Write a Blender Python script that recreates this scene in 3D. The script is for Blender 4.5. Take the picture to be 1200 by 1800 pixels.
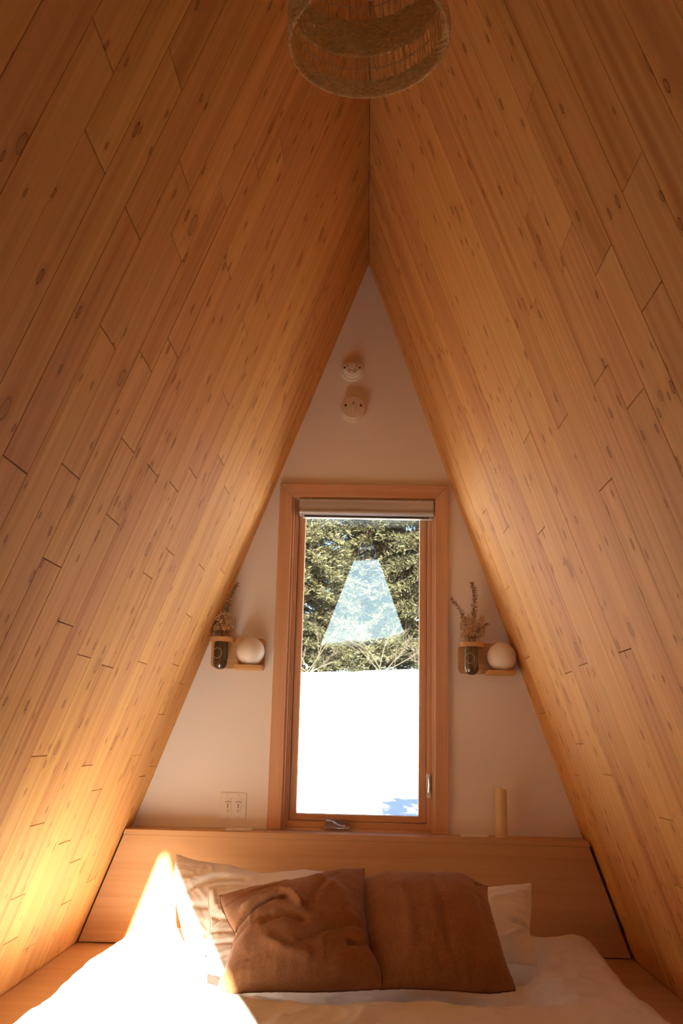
import bpy, bmesh, math, random
from mathutils import Vector, Matrix, noise
from math import sin, cos, pi, sqrt, exp, tan, atan2, radians

for o in list(bpy.data.objects):
    bpy.data.objects.remove(o, do_unlink=True)
S = bpy.context.scene
COL = S.collection
Z0 = 1.25                       # camera height above the floor; heights below are given relative to it

# ------------------------------------------------------------------ camera
FPX, YAW, PITCH, ROLL, CX = 1668.03, 0.0312, 0.2315, 0.0241, 0.026
_f = Vector((-sin(YAW)*cos(PITCH), cos(YAW)*cos(PITCH), sin(PITCH)))
_r0 = Vector((cos(YAW), sin(YAW), 0.0)); _u0 = _r0.cross(_f)
_r = cos(ROLL)*_r0 + sin(ROLL)*_u0; _u = -sin(ROLL)*_r0 + cos(ROLL)*_u0
cam = bpy.data.cameras.new('camera'); cam.sensor_width = 36.0; cam.sensor_fit = 'AUTO'
cam.lens = FPX/1800*36.0; cam.clip_start = 0.02; cam.clip_end = 2000
co = bpy.data.objects.new('camera', cam); COL.objects.link(co)
m3 = Matrix((_r, _u, -_f)).transposed()
co.matrix_world = Matrix.Translation((CX, 0, Z0)) @ m3.to_4x4()
S.camera = co

# ------------------------------------------------------------------ world, sun, exposure
SUN_DIR = Vector((-0.152, 1.0, -0.490)).normalized()
w = bpy.data.worlds.new('sky'); S.world = w; w.use_nodes = True
nt = w.node_tree; nt.nodes.clear()
sky = nt.nodes.new('ShaderNodeTexSky'); sky.sky_type = 'NISHITA'; sky.sun_disc = False
sky.sun_elevation = math.asin(-SUN_DIR.z); sky.sun_rotation = pi-0.174
sky.altitude = 300; sky.air_density = 1.0; sky.dust_density = 0.4; sky.ozone_density = 1.0
bg = nt.nodes.new('ShaderNodeBackground'); bg.inputs['Strength'].default_value = 0.34
wo = nt.nodes.new('ShaderNodeOutputWorld')
nt.links.new(sky.outputs[0], bg.inputs[0]); nt.links.new(bg.outputs[0], wo.inputs[0])
sl = bpy.data.lights.new('sun', 'SUN'); sl.energy = 64.0; sl.angle = radians(0.53); sl.color = (1.0, 0.86, 0.68)
so = bpy.data.objects.new('sun', sl); COL.objects.link(so)
so.rotation_euler = SUN_DIR.to_track_quat('-Z', 'Y').to_euler(); so.location = (3, -12, 9)
S.view_settings.view_transform = 'Standard'; S.view_settings.look = 'None'
S.view_settings.gamma = 1.0; S.view_settings.exposure = 0.30; S.view_settings.use_curve_mapping = False
cy = S.cycles
cy.max_bounces = 14; cy.diffuse_bounces = 9; cy.glossy_bounces = 4; cy.transmission_bounces = 6; cy.transparent_max_bounces = 16
cy.use_denoising = True; cy.denoiser = 'OPENIMAGEDENOISE'
cy.caustics_reflective = False; cy.caustics_refractive = False

# ------------------------------------------------------------------ geometry of the room (z relative to the camera)
H = 2.1196; KL = 0.3665; KR = 0.358; YB = 4.0; YF = -0.5
ZLEDGE = -0.3732; YH = 3.861; ZDECK = -0.789; ZFLOOR = -Z0

# ------------------------------------------------------------------ helpers
def tag(o, label=None, cat=None, group=None, kind=None):
    if label: o['label'] = label
    if cat: o['category'] = cat
    if group: o['group'] = group
    if kind: o['kind'] = kind
    return o

def thing(name, base, label, cat, group=None):
    o = bpy.data.objects.new(name, None); COL.objects.link(o)
    o.empty_display_size = 0.05
    o.location = (base[0], base[1], base[2]+Z0)
    o['wx'] = 0
    del o['wx']
    return tag(o, label, cat, group)

def wloc(o):
    v = Vector((0, 0, 0))
    while o is not None:
        v += o.location; o = o.parent
    return v

def obj(name, bm, mat, parent=None, smooth=False):
    """One mesh object from a bmesh given in room coordinates (z relative to the camera)."""
    me = bpy.data.meshes.new(name)
    off = -wloc(parent) if parent is not None else Vector((0, 0, 0))
    for v in bm.verts:
        v.co += Vector((0, 0, Z0)) + off
    if smooth:
        for f in bm.faces: f.smooth = True
    bm.to_mesh(me); bm.free()
    me.materials.append(mat)
    me.set_sharp_from_angle(angle=radians(42))
    o = bpy.data.objects.new(name, me); COL.objects.link(o)
    if parent is not None: o.parent = parent
    return o

def copy_tree(o, parent=None):
    c = o.copy(); COL.objects.link(c)
    if parent is not None: c.parent = parent
    for ch in [x for x in bpy.data.objects if x.parent == o]:
        copy_tree(ch, c)
    return c

def box(bm, x0, x1, y0, y1, z0, z1, bev=0.0):
    b2 = bmesh.new() if bev else bm
    vs = [b2.verts.new(p) for p in ((x0,y0,z0),(x1,y0,z0),(x1,y1,z0),(x0,y1,z0),(x0,y0,z1),(x1,y0,z1),(x1,y1,z1),(x0,y1,z1))]
    for q in ((0,3,2,1),(4,5,6,7),(0,1,5,4),(1,2,6,5),(2,3,7,6),(3,0,4,7)):
        b2.faces.new([vs[i] for i in q])
    if bev:
        bmesh.ops.bevel(b2, geom=b2.edges[:], offset=bev, segments=2, affect='EDGES', profile=0.6)
        merge(bm, b2)
    return bm

def merge(bm, b2):
    mp = {}
    for v in b2.verts: mp[v] = bm.verts.new(v.co)
    for f in b2.faces:
        try:
            nf = bm.faces.new([mp[v] for v in f.verts]); nf.smooth = f.smooth
        except ValueError: pass
    b2.free()

def prism_y(bm, pts, y0, y1):
    """Polygon pts [(x,z)] (counter-clockwise seen from -y) extruded from y0 to y1."""
    a = [bm.verts.new((x, y0, z)) for x, z in pts]; b = [bm.verts.new((x, y1, z)) for x, z in pts]
    n = len(pts)
    bm.faces.new(a); bm.faces.new(b[::-1])
    for i in range(n): bm.faces.new([a[(i+1) % n], a[i], b[i], b[(i+1) % n]])
    bmesh.ops.recalc_face_normals(bm, faces=bm.faces[:])
    return bm

def frame_of(d):
    d = d.normalized(); a = Vector((0, 0, 1)) if abs(d.z) < 0.9 else Vector((1, 0, 0))
    u = d.cross(a).normalized(); return u, d.cross(u).normalized()

def tube(bm, pts, rad, n=8, closed=False, caps=True):
    pts = [Vector(p) for p in pts]; k = len(pts)
    rr = rad if isinstance(rad, (list, tuple)) else [rad]*k
    rings = []; u = None
    for i, p in enumerate(pts):
        d = (pts[(i+1) % k]-pts[i-1]) if closed else (pts[min(i+1, k-1)]-pts[max(i-1, 0)])
        d.normalize()
        if u is None: u, v = frame_of(d)
        else:
            u = (u-d*u.dot(d)).normalized(); v = d.cross(u)
        rings.append([bm.verts.new(p+rr[i]*(cos(2*pi*j/n)*u+sin(2*pi*j/n)*v)) for j in range(n)])
    for i in range(k if closed else k-1):
        A, B = rings[i], rings[(i+1) % k]
        for j in range(n): 
            f = bm.faces.new([A[j], A[(j+1) % n], B[(j+1) % n], B[j]]); f.smooth = True
    if caps and not closed:
        bm.faces.new(rings[0][::-1]); bm.faces.new(rings[-1])
    return bm

def lathe(bm, prof, n=32, origin=(0,0,0), axis='Z'):
    """prof [(r,h)] spun about an axis through origin; axis 'Z' up or 'Y' (h towards -y, out of the back wall)."""
    ox, oy, oz = origin
    def P(r, h, a):
        return (ox+r*cos(a), oy+r*sin(a), oz+h) if axis == 'Z' else (ox+r*cos(a), oy-h, oz+r*sin(a))
    rings = []
    for r, h in prof:
        rings.append([bm.verts.new(P(0, h, 0))] if r < 1e-6 else [bm.verts.new(P(r, h, 2*pi*j/n)) for j in range(n)])
    for A, B in zip(rings, rings[1:]):
        for j in range(n):
            j2 = (j+1) % n
            if len(A) == 1 and len(B) == 1: continue
            if len(A) == 1: f = bm.faces.new([A[0], B[j2], B[j]])
            elif len(B) == 1: f = bm.faces.new([A[j], A[j2], B[0]])
            else: f = bm.faces.new([A[j], A[j2], B[j2], B[j]])
            f.smooth = True
    bmesh.ops.recalc_face_normals(bm, faces=bm.faces[:])
    return bm

def icos(bm, c, r, sub=1, sc=(1,1,1)):
    t = bmesh.ops.create_icosphere(bm, subdivisions=sub, radius=r)
    for v in t['verts']: v.co = Vector((v.co.x*sc[0], v.co.y*sc[1], v.co.z*sc[2])) + Vector(c)
    for v in t['verts']:
        for f in v.link_faces: f.smooth = True

def sstep(a, b, x):
    t = max(0.0, min(1.0, (x-a)/(b-a))); return t*t*(3-2*t)

def ray(u, v):
    return _f + (u-600)/FPX*_r - (v-900)/FPX*_u
def on_plane(u, v, p0, n):
    d = ray(u, v); o = Vector((CX, 0, 0)); t = (Vector(p0)-o).dot(n)/d.dot(n); return o+t*d

# ------------------------------------------------------------------ materials
def newmat(name):
    m = bpy.data.materials.new(name); m.use_nodes = True
    nt = m.node_tree; b = nt.nodes['Principled BSDF']; return m, nt, b
def N(nt, t, **k):
    n = nt.nodes.new(t)
    for a, v in k.items(): setattr(n, a, v)
    return n
def math_(nt, op, a, b=None, c=None, clamp=False):
    n = N(nt, 'ShaderNodeMath', operation=op); n.use_clamp = clamp
    for i, x in enumerate((a, b, c)):
        if x is None: continue
        if isinstance(x, (int, float)): n.inputs[i].default_value = x
        else: nt.links.new(x, n.inputs[i])
    return n.outputs[0]
def vmath(nt, op, a, b):
    n = N(nt, 'ShaderNodeVectorMath', operation=op)
    for i, x in enumerate((a, b)):
        if isinstance(x, (tuple, list)): n.inputs[i].default_value = x
        else: nt.links.new(x, n.inputs[i])
    return n.outputs[0]
def mix(nt, fac, a, b, mode='MIX'):
    n = N(nt, 'ShaderNodeMix', data_type='RGBA', blend_type=mode); n.clamp_factor = True
    for i, x in ((0, fac), (6, a), (7, b)):
        if isinstance(x, (int, float)): n.inputs[i].default_value = x
        elif isinstance(x, (tuple, list)): n.inputs[i].default_value = (*x, 1.0)
        else: nt.links.new(x, n.inputs[i])
    return n.outputs[2]
def ramp(nt, fac, stops):
    n = N(nt, 'ShaderNodeValToRGB'); cr = n.color_ramp
    while len(cr.elements) < len(stops): cr.elements.new(0.5)
    for e, (p, c) in zip(cr.elements, stops): e.position = p; e.color = (*c, 1.0) if len(c) == 3 else c
    nt.links.new(fac, n.inputs[0]); return n.outputs[0]
def mrange(nt, v, a, b, c=0.0, d=1.0, smooth=True):
    n = N(nt, 'ShaderNodeMapRange'); n.interpolation_type = 'SMOOTHSTEP' if smooth else 'LINEAR'
    for i, x in enumerate((a, b, c, d)): n.inputs[i+1].default_value = x
    nt.links.new(v, n.inputs[0]); return n.outputs[0]
def noise_t(nt, vec, scale=1.0, detail=4.0, rough=0.5, dist=0.0):
    n = N(nt, 'ShaderNodeTexNoise'); n.inputs['Scale'].default_value = scale; n.inputs['Detail'].default_value = detail
    n.inputs['Roughness'].default_value = rough; n.inputs['Distortion'].default_value = dist
    nt.links.new(vec, n.inputs['Vector']); return n.outputs['Fac']
def bump(nt, h, strength, dist, b):
    n = N(nt, 'ShaderNodeBump'); n.inputs['Strength'].default_value = strength; n.inputs['Distance'].default_value = dist
    nt.links.new(h, n.inputs['Height']); nt.links.new(n.outputs[0], b.inputs['Normal'])

def wood(name, light, dark, knot=True, plank=True, axis='X', rough=0.62, grain=1.0, red=(0.36, 0.15, 0.055), vary=0.16, spec=0.09):
    """Grain runs along u. With plank=True u,v come from the UV map (metres) and each board shifts by its own random value."""
    m, nt, b = newmat(name)
    if plank:
        uv = N(nt, 'ShaderNodeUVMap').outputs[0]
        at = N(nt, 'ShaderNodeAttribute', attribute_name='board'); rnd = at.outputs['Fac']
        offs = N(nt, 'ShaderNodeCombineXYZ')
        nt.links.new(math_(nt, 'MULTIPLY', rnd, 37.0), offs.inputs[0]); nt.links.new(math_(nt, 'MULTIPLY', rnd, 91.0), offs.inputs[1])
        nt.links.new(math_(nt, 'MULTIPLY', rnd, 57.0), offs.inputs[2])
        P = vmath(nt, 'ADD', uv, offs.outputs[0])
    else:
        g = N(nt, 'ShaderNodeTexCoord').outputs['Object']
        if axis == 'X': P = g
        else:
            s = N(nt, 'ShaderNodeSeparateXYZ'); nt.links.new(g, s.inputs[0])
            c = N(nt, 'ShaderNodeCombineXYZ')
            order = {'Z': (2, 0, 1), 'Y': (1, 0, 2)}[axis]
            for i, k in enumerate(order): nt.links.new(s.outputs[k], c.inputs[i])
            P = c.outputs[0]
        rnd = None
    g1 = noise_t(nt, vmath(nt, 'MULTIPLY', P, (1.1*grain, 42.0*grain, 42.0*grain)), 1.0, 5.0, 0.6, 0.6)
    g2 = noise_t(nt, vmath(nt, 'MULTIPLY', P, (0.55*grain, 9.0*grain, 9.0*grain)), 1.0, 3.0, 0.55, 0.5)
    g3 = noise_t(nt, vmath(nt, 'MULTIPLY', P, (9.0*grain, 260.0*grain, 260.0*grain)), 1.0, 2.0, 0.5, 0.0)
    col = mix(nt, mrange(nt, g1, 0.30, 0.72), light, dark)
    col = mix(nt, math_(nt, 'MULTIPLY', mrange(nt, g2, 0.52, 0.74), 0.75), col, red)
    col = mix(nt, math_(nt, 'MULTIPLY', mrange(nt, g3, 0.5, 0.75), 0.18), col, dark)
    if plank:
        br = math_(nt, 'MULTIPLY_ADD', rnd, vary*2, 1.0-vary)
        hs = N(nt, 'ShaderNodeHueSaturation'); nt.links.new(col, hs.inputs['Color']); nt.links.new(br, hs.inputs['Value'])
        nt.links.new(math_(nt, 'MULTIPLY_ADD', rnd, 0.012, 0.494), hs.inputs['Hue'])
        col = hs.outputs[0]
    if knot:
        wv = N(nt, 'ShaderNodeTexNoise'); wv.inputs['Scale'].default_value = 26.0; wv.inputs['Detail'].default_value = 2.0
        nt.links.new(P, wv.inputs['Vector'])
        P2 = vmath(nt, 'ADD', P, vmath(nt, 'MULTIPLY', vmath(nt, 'SUBTRACT', wv.outputs['Color'], (0.5, 0.5, 0.5)), (0.016, 0.009, 0.009)))
        for sc, keep, r0, r1, amt in (((3.3, 4.6, 4.6), 0.60, 0.026, 0.066, 0.42), ((9.0, 17.0, 17.0), 0.66, 0.040, 0.090, 0.72)):
            V = N(nt, 'ShaderNodeTexVoronoi', voronoi_dimensions='2D', feature='F1'); V.inputs['Scale'].default_value = 1.0
            wob = vmath(nt, 'MULTIPLY', P2, sc)
            nt.links.new(wob, V.inputs['Vector'])
            sp = N(nt, 'ShaderNodeSeparateColor'); nt.links.new(V.outputs['Color'], sp.inputs[0])
            kp = math_(nt, 'GREATER_THAN', sp.outputs[0], keep)
            size = math_(nt, 'MULTIPLY_ADD', sp.outputs[1], 0.9, 0.55)
            d = math_(nt, 'DIVIDE', V.outputs['Distance'], size)
            core = math_(nt, 'MULTIPLY', mrange(nt, d, r1, r0), kp)
            ring = math_(nt, 'MULTIPLY', math_(nt, 'MULTIPLY', mrange(nt, d, r1, r1*0.86), mrange(nt, d, r1*0.60, r1*0.80)), kp)
            halo = math_(nt, 'MULTIPLY', mrange(nt, d, r1*2.6, r1*0.8), kp)
            col = mix(nt, math_(nt, 'MULTIPLY', halo, 0.35), col, red)
            col = mix(nt, math_(nt, 'MULTIPLY', core, amt*0.75), col, (0.30, 0.165, 0.07))
            col = mix(nt, math_(nt, 'MULTIPLY', ring, amt), col, (0.07, 0.03, 0.014))
    nt.links.new(col, b.inputs['Base Color'])
    b.inputs['Roughness'].default_value = rough; b.inputs['Specular IOR Level'].default_value = spec
    bump(nt, g1, 0.12, 0.002, b)
    return m

def plain(name, c, rough=0.5, metal=0.0, spec=0.4, var=0.0, vs=20.0, bmp=0.0, bs=200.0):
    m, nt, b = newmat(name)
    b.inputs['Base Color'].default_value = (*c, 1); b.inputs['Roughness'].default_value = rough
    b.inputs['Metallic'].default_value = metal; b.inputs['Specular IOR Level'].default_value = spec
    P = N(nt, 'ShaderNodeTexCoord').outputs['Object']
    n = noise_t(nt, P, vs, 4.0)
    k = 1.0-var
    nt.links.new(mix(nt, n, tuple(x*k for x in c), tuple(min(1, x*(1+var)) for x in c)), b.inputs['Base Color'])
    if bmp: bump(nt, noise_t(nt, P, bs, 3.0), bmp, 0.002, b)
    return m

def fabric(name, c, weave=900.0, var=0.12, bmp=0.25, slub=0.0):
    m, nt, b = newmat(name)
    P = N(nt, 'ShaderNodeTexCoord').outputs['Object']
    a = noise_t(nt, vmath(nt, 'MULTIPLY', P, (weave, weave*0.12, weave*0.12)), 1.0, 2.0)
    c2 = noise_t(nt, vmath(nt, 'MULTIPLY', P, (weave*0.12, weave, weave)), 1.0, 2.0)
    wv = math_(nt, 'ADD', math_(nt, 'MULTIPLY', a, 0.5), math_(nt, 'MULTIPLY', c2, 0.5))
    big = noise_t(nt, P, 14.0, 4.0)
    col = mix(nt, mrange(nt, wv, 0.35, 0.65), tuple(x*(1-var) for x in c), tuple(min(1, x*(1+var)) for x in c))
    col = mix(nt, mrange(nt, big, 0.3, 0.7, 0.0, 0.35), col, tuple(x*(1-var*1.3) for x in c))
    nt.links.new(col, b.inputs['Base Color'])
    b.inputs['Roughness'].default_value = 0.9; b.inputs['Specular IOR Level'].default_value = 0.15
    b.inputs['Sheen Weight'].default_value = 0.25; b.inputs['Sheen Roughness'].default_value = 0.5
    bump(nt, wv, bmp, 0.0015, b)
    return m

def pane_mat(name, tint=(0.97, 0.985, 0.98), f0=0.04, sheen=(1, 1, 1)):
    """Clear sheet glass: light passes straight through each face, a share is mirrored that grows at grazing angles."""
    m = bpy.data.materials.new(name); m.use_nodes = True; nt = m.node_tree; nt.nodes.clear()
    out = N(nt, 'ShaderNodeOutputMaterial'); tr = N(nt, 'ShaderNodeBsdfTransparent'); gl = N(nt, 'ShaderNodeBsdfGlossy')
    tr.inputs[0].default_value = (*tint, 1); gl.inputs['Roughness'].default_value = 0.0; gl.inputs['Color'].default_value = (*sheen, 1)
    lw = N(nt, 'ShaderNodeLayerWeight'); lw.inputs['Blend'].default_value = 0.5
    p5 = math_(nt, 'POWER', lw.outputs['Facing'], 5.0)
    f = math_(nt, 'MULTIPLY_ADD', p5, 1.0-f0, f0, clamp=True)
    mx = N(nt, 'ShaderNodeMixShader'); nt.links.new(f, mx.inputs[0]); nt.links.new(tr.outputs[0], mx.inputs[1]); nt.links.new(gl.outputs[0], mx.inputs[2])
    nt.links.new(mx.outputs[0], out.inputs[0])
    return m

M = {}
M['plank'] = wood('knotty_plank', (0.76, 0.445, 0.175), (0.645, 0.345, 0.122), red=(0.47, 0.205, 0.065), vary=0.075)
M['backing'] = plain('dark_batten', (0.10, 0.05, 0.025), 0.9)
M['ply'] = wood('birch_ply', (0.63, 0.405, 0.225), (0.55, 0.34, 0.18), knot=False, plank=False, axis='X', grain=0.6, red=(0.50, 0.29, 0.14), rough=0.4)
M['floor'] = wood('floor_wood', (0.60, 0.38, 0.2), (0.48, 0.29, 0.14), knot=False, plank=False, axis='Y')
M['firx'] = wood('fir_trim_x', (0.70, 0.445, 0.29), (0.62, 0.375, 0.23), knot=False, plank=False, axis='X', red=(0.56, 0.30, 0.165))
M['firz'] = wood('fir_trim_z', (0.70, 0.445, 0.29), (0.62, 0.375, 0.23), knot=False, plank=False, axis='Z', red=(0.56, 0.30, 0.165))
M['oak'] = wood('sconce_oak', (0.70, 0.45, 0.22), (0.58, 0.34, 0.16), knot=False, plank=False, axis='X', red=(0.52, 0.29, 0.13), grain=2.0)
M['wall'] = plain('white_paint', (0.86, 0.855, 0.85), 0.75, spec=0.2, var=0.015, vs=3.0, bmp=0.05, bs=350)
M['plastic'] = plain('white_plastic', (0.84, 0.82, 0.79), 0.35, spec=0.5, var=0.01)
M['plastic_aged'] = plain('aged_plastic', (0.72, 0.65, 0.54), 0.4, spec=0.5, var=0.02)
M['slot'] = plain('dark_slot', (0.05, 0.04, 0.035), 0.6)
M['white'] = fabric('white_cotton', (0.73, 0.71, 0.70), 1200, 0.03, 0.10)
M['brown'] = fabric('brown_linen', (0.30, 0.135, 0.060), 700, 0.22, 0.5)
M['seam'] = fabric('brown_seam', (0.16, 0.07, 0.032), 700, 0.2, 0.5)
M['seam_white'] = fabric('white_seam', (0.74, 0.70, 0.66), 1200, 0.05, 0.1)
M['alu'] = plain('brushed_aluminium', (0.60, 0.60, 0.63), 0.38, metal=0.35, var=0.03, vs=60)
M['chrome'] = plain('chrome', (0.75, 0.73, 0.70), 0.16, metal=1.0, var=0.02)
M['dark'] = plain('gap_shade', (0.05, 0.045, 0.045), 0.8)
M['cane'] = plain('seagrass', (0.88, 0.58, 0.29), 0.5, var=0.40, vs=90, bmp=0.4, bs=400)
M['globe'] = plain('opal_glass', (0.85, 0.82, 0.80), 0.35, spec=0.4, var=0.01)
M['wax'] = plain('cream_wax', (0.74, 0.60, 0.32), 0.5, spec=0.4, var=0.03, vs=12)
M['wick'] = plain('wick', (0.08, 0.06, 0.05), 0.9)
M['glass'] = pane_mat('window_glass', f0=0.04)
M['coated'] = pane_mat('coated_glass', f0=0.048, sheen=(0.80, 0.93, 1.0))
M['jar'] = pane_mat('jar_glass', (0.96, 0.95, 0.93), f0=0.14)
M['peat'] = plain('dark_filling', (0.022, 0.012, 0.009), 0.4, spec=0.4, var=0.6, vs=120, bmp=0.6, bs=250)
M['twine'] = plain('twine', (0.62, 0.45, 0.28), 0.8, var=0.15, vs=300)
M['dry_leaf'] = plain('dried_leaf', (0.36, 0.22, 0.135), 0.8, var=0.3, vs=90)
M['dry_bloom'] = plain('dried_bloom', (0.74, 0.54, 0.33), 0.8, var=0.25, vs=90)
M['dry_stem'] = plain('dried_stem', (0.36, 0.21, 0.10), 0.8, var=0.2, vs=90)
M['snow'] = plain('snow', (0.88, 0.89, 0.91), 0.8, spec=0.2, var=0.02, vs=2.0, bmp=0.2, bs=8.0)
M['bark'] = plain('bark', (0.04, 0.032, 0.022), 0.9, var=0.35, vs=18, bmp=0.6, bs=30)
M['pale_bark'] = plain('pale_bark', (0.055, 0.048, 0.038), 0.9, var=0.25, vs=18, bmp=0.4, bs=30)
M['forest'] = plain('far_forest', (0.03, 0.04, 0.03), 0.95, var=0.5, vs=0.6)
M['bulb'] = plain('bulb_glass', (0.80, 0.78, 0.74), 0.08, spec=0.9, var=0.01)
M['socket'] = plain('socket', (0.55, 0.53, 0.50), 0.3, metal=0.8)

def needle_mat():
    m, nt, b = newmat('needles')
    at = N(nt, 'ShaderNodeAttribute', attribute_name='leaf')
    c = ramp(nt, at.outputs['Fac'], [(0.0, (0.018, 0.021, 0.013)), (0.35, (0.036, 0.039, 0.020)), (0.7, (0.056, 0.056, 0.030)), (0.93, (0.080, 0.075, 0.042)), (1.0, (0.115, 0.105, 0.070))])
    nt.links.new(c, b.inputs['Base Color']); b.inputs['Roughness'].default_value = 0.6; b.inputs['Specular IOR Level'].default_value = 0.2
    return m
M['needle'] = needle_mat()

# ------------------------------------------------------------------ the setting: boarded slopes
JOINTS = {
 -1: {0: [1.16], 1: [1.27], 2: [1.0], 3: [1.26, 1.77], 4: [1.07, 1.45], 5: [1.17, 1.71], 6: [0.96, 1.4, 1.89], 7: [0.79, 1.31, 1.57],
      8: [0.65, 1.02, 1.73, 2.0], 9: [1.56], 10: [2.06, 2.33], 11: [1.02, 1.54], 12: [0.89, 1.21, 1.46, 1.79, 2.07, 2.53], 13: [1.69, 2.75],
      14: [1.34, 2.37, 2.9], 15: [2.03, 2.62], 16: [1.38, 2.46, 2.97], 17: [1.65, 2.71], 18: [1.82, 2.87], 19: [2.0, 2.35], 20: [1.6, 2.19, 2.83], 21: [2.06, 2.44]},
  1: {0: [1.3], 1: [1.47], 2: [0.96, 1.33], 3: [1.21, 1.57], 4: [1.06, 1.47], 6: [1.19, 1.65], 7: [1.45], 9: [1.25, 2.01], 10: [1.37], 11: [2.46],
      12: [1.6, 2.66], 13: [2.01], 15: [1.22, 2.02, 2.36], 16: [1.49], 17: [2.26], 18: [1.36], 19: [1.65, 2.38], 20: [1.92], 21: [2.14]}}

def slope_boards(side, name, label):
    k = KL if side < 0 else KR
    y0, wd = (1.195, 0.1209) if side < 0 else (1.316, 0.1187)
    c = 1/sqrt(1+k*k); dn = Vector((side*k*c, 0, -c)); nin = Vector((-side*c, 0, -k*c))   # down the slope, into the room
    top = Vector((0, 0, H)); smax = (H-ZFLOOR)/c
    rng = random.Random(11 if side < 0 else 23)
    bm = bmesh.new(); uvl = bm.loops.layers.uv.new('UVMap'); bl = bm.faces.layers.float.new('board')
    def P(y, s, d): return top + dn*s + Vector((0, y, 0)) + nin*d
    i0 = math.floor((YF-y0)/wd); i1 = math.ceil((YB+0.05-y0)/wd)
    for i in range(i0, i1):
        ya, yb = max(YF, y0+i*wd), min(YB+0.02, y0+(i+1)*wd)
        js = JOINTS[side].get(i)
        if js is None:
            js = []; s = rng.uniform(0.3, 1.6)
            while s < smax-0.3:
                js.append(s); s += rng.uniform(0.7, 1.7)
            if i >= 0: js = js[:0] if side > 0 else js[1:2]
        cuts = [0.0012]+sorted(js)+[smax]
        g = rng.choice((0.0004, 0.0007, 0.0009, 0.0013) if side < 0 else (0.0003, 0.0004, 0.0006, 0.0009))
        for a, b in zip(cuts, cuts[1:]):
            r = rng.random(); du = rng.uniform(0, 5); e = 0.0011
            a2 = a+(e if a > 0.01 else 0.0); b2 = b-(e if b < smax else 0.0)
            lo, hi = ya+g, yb-g; dj = rng.uniform(-0.0004, 0.0004); bev = 0.0007
            if a < 0.01: dj = 0
            v = [bm.verts.new(P(y, s, d)) for y, s, d in ((lo, a2, -0.012), (hi, a2, -0.012), (hi, b2, -0.012), (lo, b2, -0.012),
                 (lo+bev, a2+bev, dj), (hi-bev, a2+bev, dj), (hi-bev, b2-bev, dj), (lo+bev, b2-bev, dj),
                 (lo, a2, dj-bev), (hi, a2, dj-bev), (hi, b2, dj-bev), (lo, b2, dj-bev))]
            qs = [(4, 5, 6, 7)]+[(8+q, 8+(q+1) % 4, 4+(q+1) % 4, 4+q) for q in range(4)]+[(q, (q+1) % 4, 8+(q+1) % 4, 8+q) for q in range(4)]
            for q in qs:
                f = bm.faces.new([v[t] for t in q]); f[bl] = r
                for lp in f.loops:
                    rel = lp.vert.co-top; lp[uvl].uv = (rel.dot(dn)+du, rel.y)
    bmesh.ops.recalc_face_normals(bm, faces=bm.faces[:])
    for f in bm.faces:
        if f.calc_area() > 0.002 and f.normal.dot(nin) < 0: f.normal_flip()
    o = obj(name, bm, M['plank']); tag(o, label, 'sloped boarded wall', kind='structure')
    b2 = bmesh.new(); ext = (smax+0.1)
    pts = [P(0, -0.012/k, -0.012), P(0, ext, -0.012), P(0, ext, -0.06), P(0, -0.06/k, -0.06)]
    prism_y(b2, [(p.x, p.z) for p in pts], YF-0.80, YB+0.22)  # front end runs past the gable as an added overhang blocking sky light
    obj('backing', b2, M['backing'], o)
    return o
def kids_offset(o): return o
slope_boards(-1, 'wall_left', 'sloping left wall of long knotty orange pine boards rising to the ridge')
slope_boards(1, 'wall_right', 'sloping right wall of long knotty orange pine boards rising to the ridge')

def xl(z): return -(H-z)*KL
def xr(z): return (H-z)*KR

# back gable wall with the window opening
WX0, WX1, WZ1 = -0.318, 0.310, 1.010
bm = bmesh.new(); T0, T1 = YB, YB+0.20
ap = H-0.001; zt = ZFLOOR; zsill = ZLEDGE-0.004
prism_y(bm, [(xl(zt), zt), (WX0, zt), (WX0, WZ1), (WX0, ap-(-WX0)/KL), ], T0, T1)
prism_y(bm, [(WX1, zt), (xr(zt), zt), (WX1, ap-WX1/KR)], T0, T1)
prism_y(bm, [(WX0, WZ1), (WX1, WZ1), (WX1, ap-WX1/KR), (0, ap), (WX0, ap-(-WX0)/KL)], T0, T1)
prism_y(bm, [(WX0, zt), (WX1, zt), (WX1, zsill), (WX0, zsill)], T0, T1)
tag(obj('wall_back', bm, M['wall']), 'white painted triangular gable wall around the narrow window', 'wall', kind='structure')

# front gable wall (behind the camera), glazed triangle
ga = 2.0; gz = 0.755
bm = bmesh.new()
gl0, gr0 = -(ga-gz)*KL, (ga-gz)*KR
xw = lambda z: -(H+0.04-z)*KL
xe = lambda z: (H+0.04-z)*KR
prism_y(bm, [(xw(gz), gz), (gl0, gz), (0, ga), (0, H+0.04)], YF-0.1, YF)
prism_y(bm, [(gr0, gz), (xe(gz), gz), (0, H+0.04), (0, ga)], YF-0.1, YF)
prism_y(bm, [(xw(zt), zt), (xe(zt), zt), (xe(gz), gz), (xw(gz), gz)], YF-0.1, YF)
tag(obj('wall_front', bm, M['wall']), 'white front gable wall around the tall triangular glazing', 'wall', kind='structure')
fw = bpy.data.objects.new('window_2', None); COL.objects.link(fw); fw.location = (0, YF-0.05, gz+Z0)
tag(fw, 'tall triangular gable glazing behind the viewer', 'window', kind='structure')
bm = bmesh.new(); prism_y(bm, [(gl0, gz), (gr0, gz), (0, ga)], YF-0.055, YF-0.049); obj('pane', bm, M['glass'], fw)
bm = bmesh.new(); fwd = 0.012
prism_y(bm, [(gl0, gz), (gl0+0.03, gz), (0.0, ga-0.03/KL), (0, ga)], YF-0.07, YF-0.03)
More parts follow.
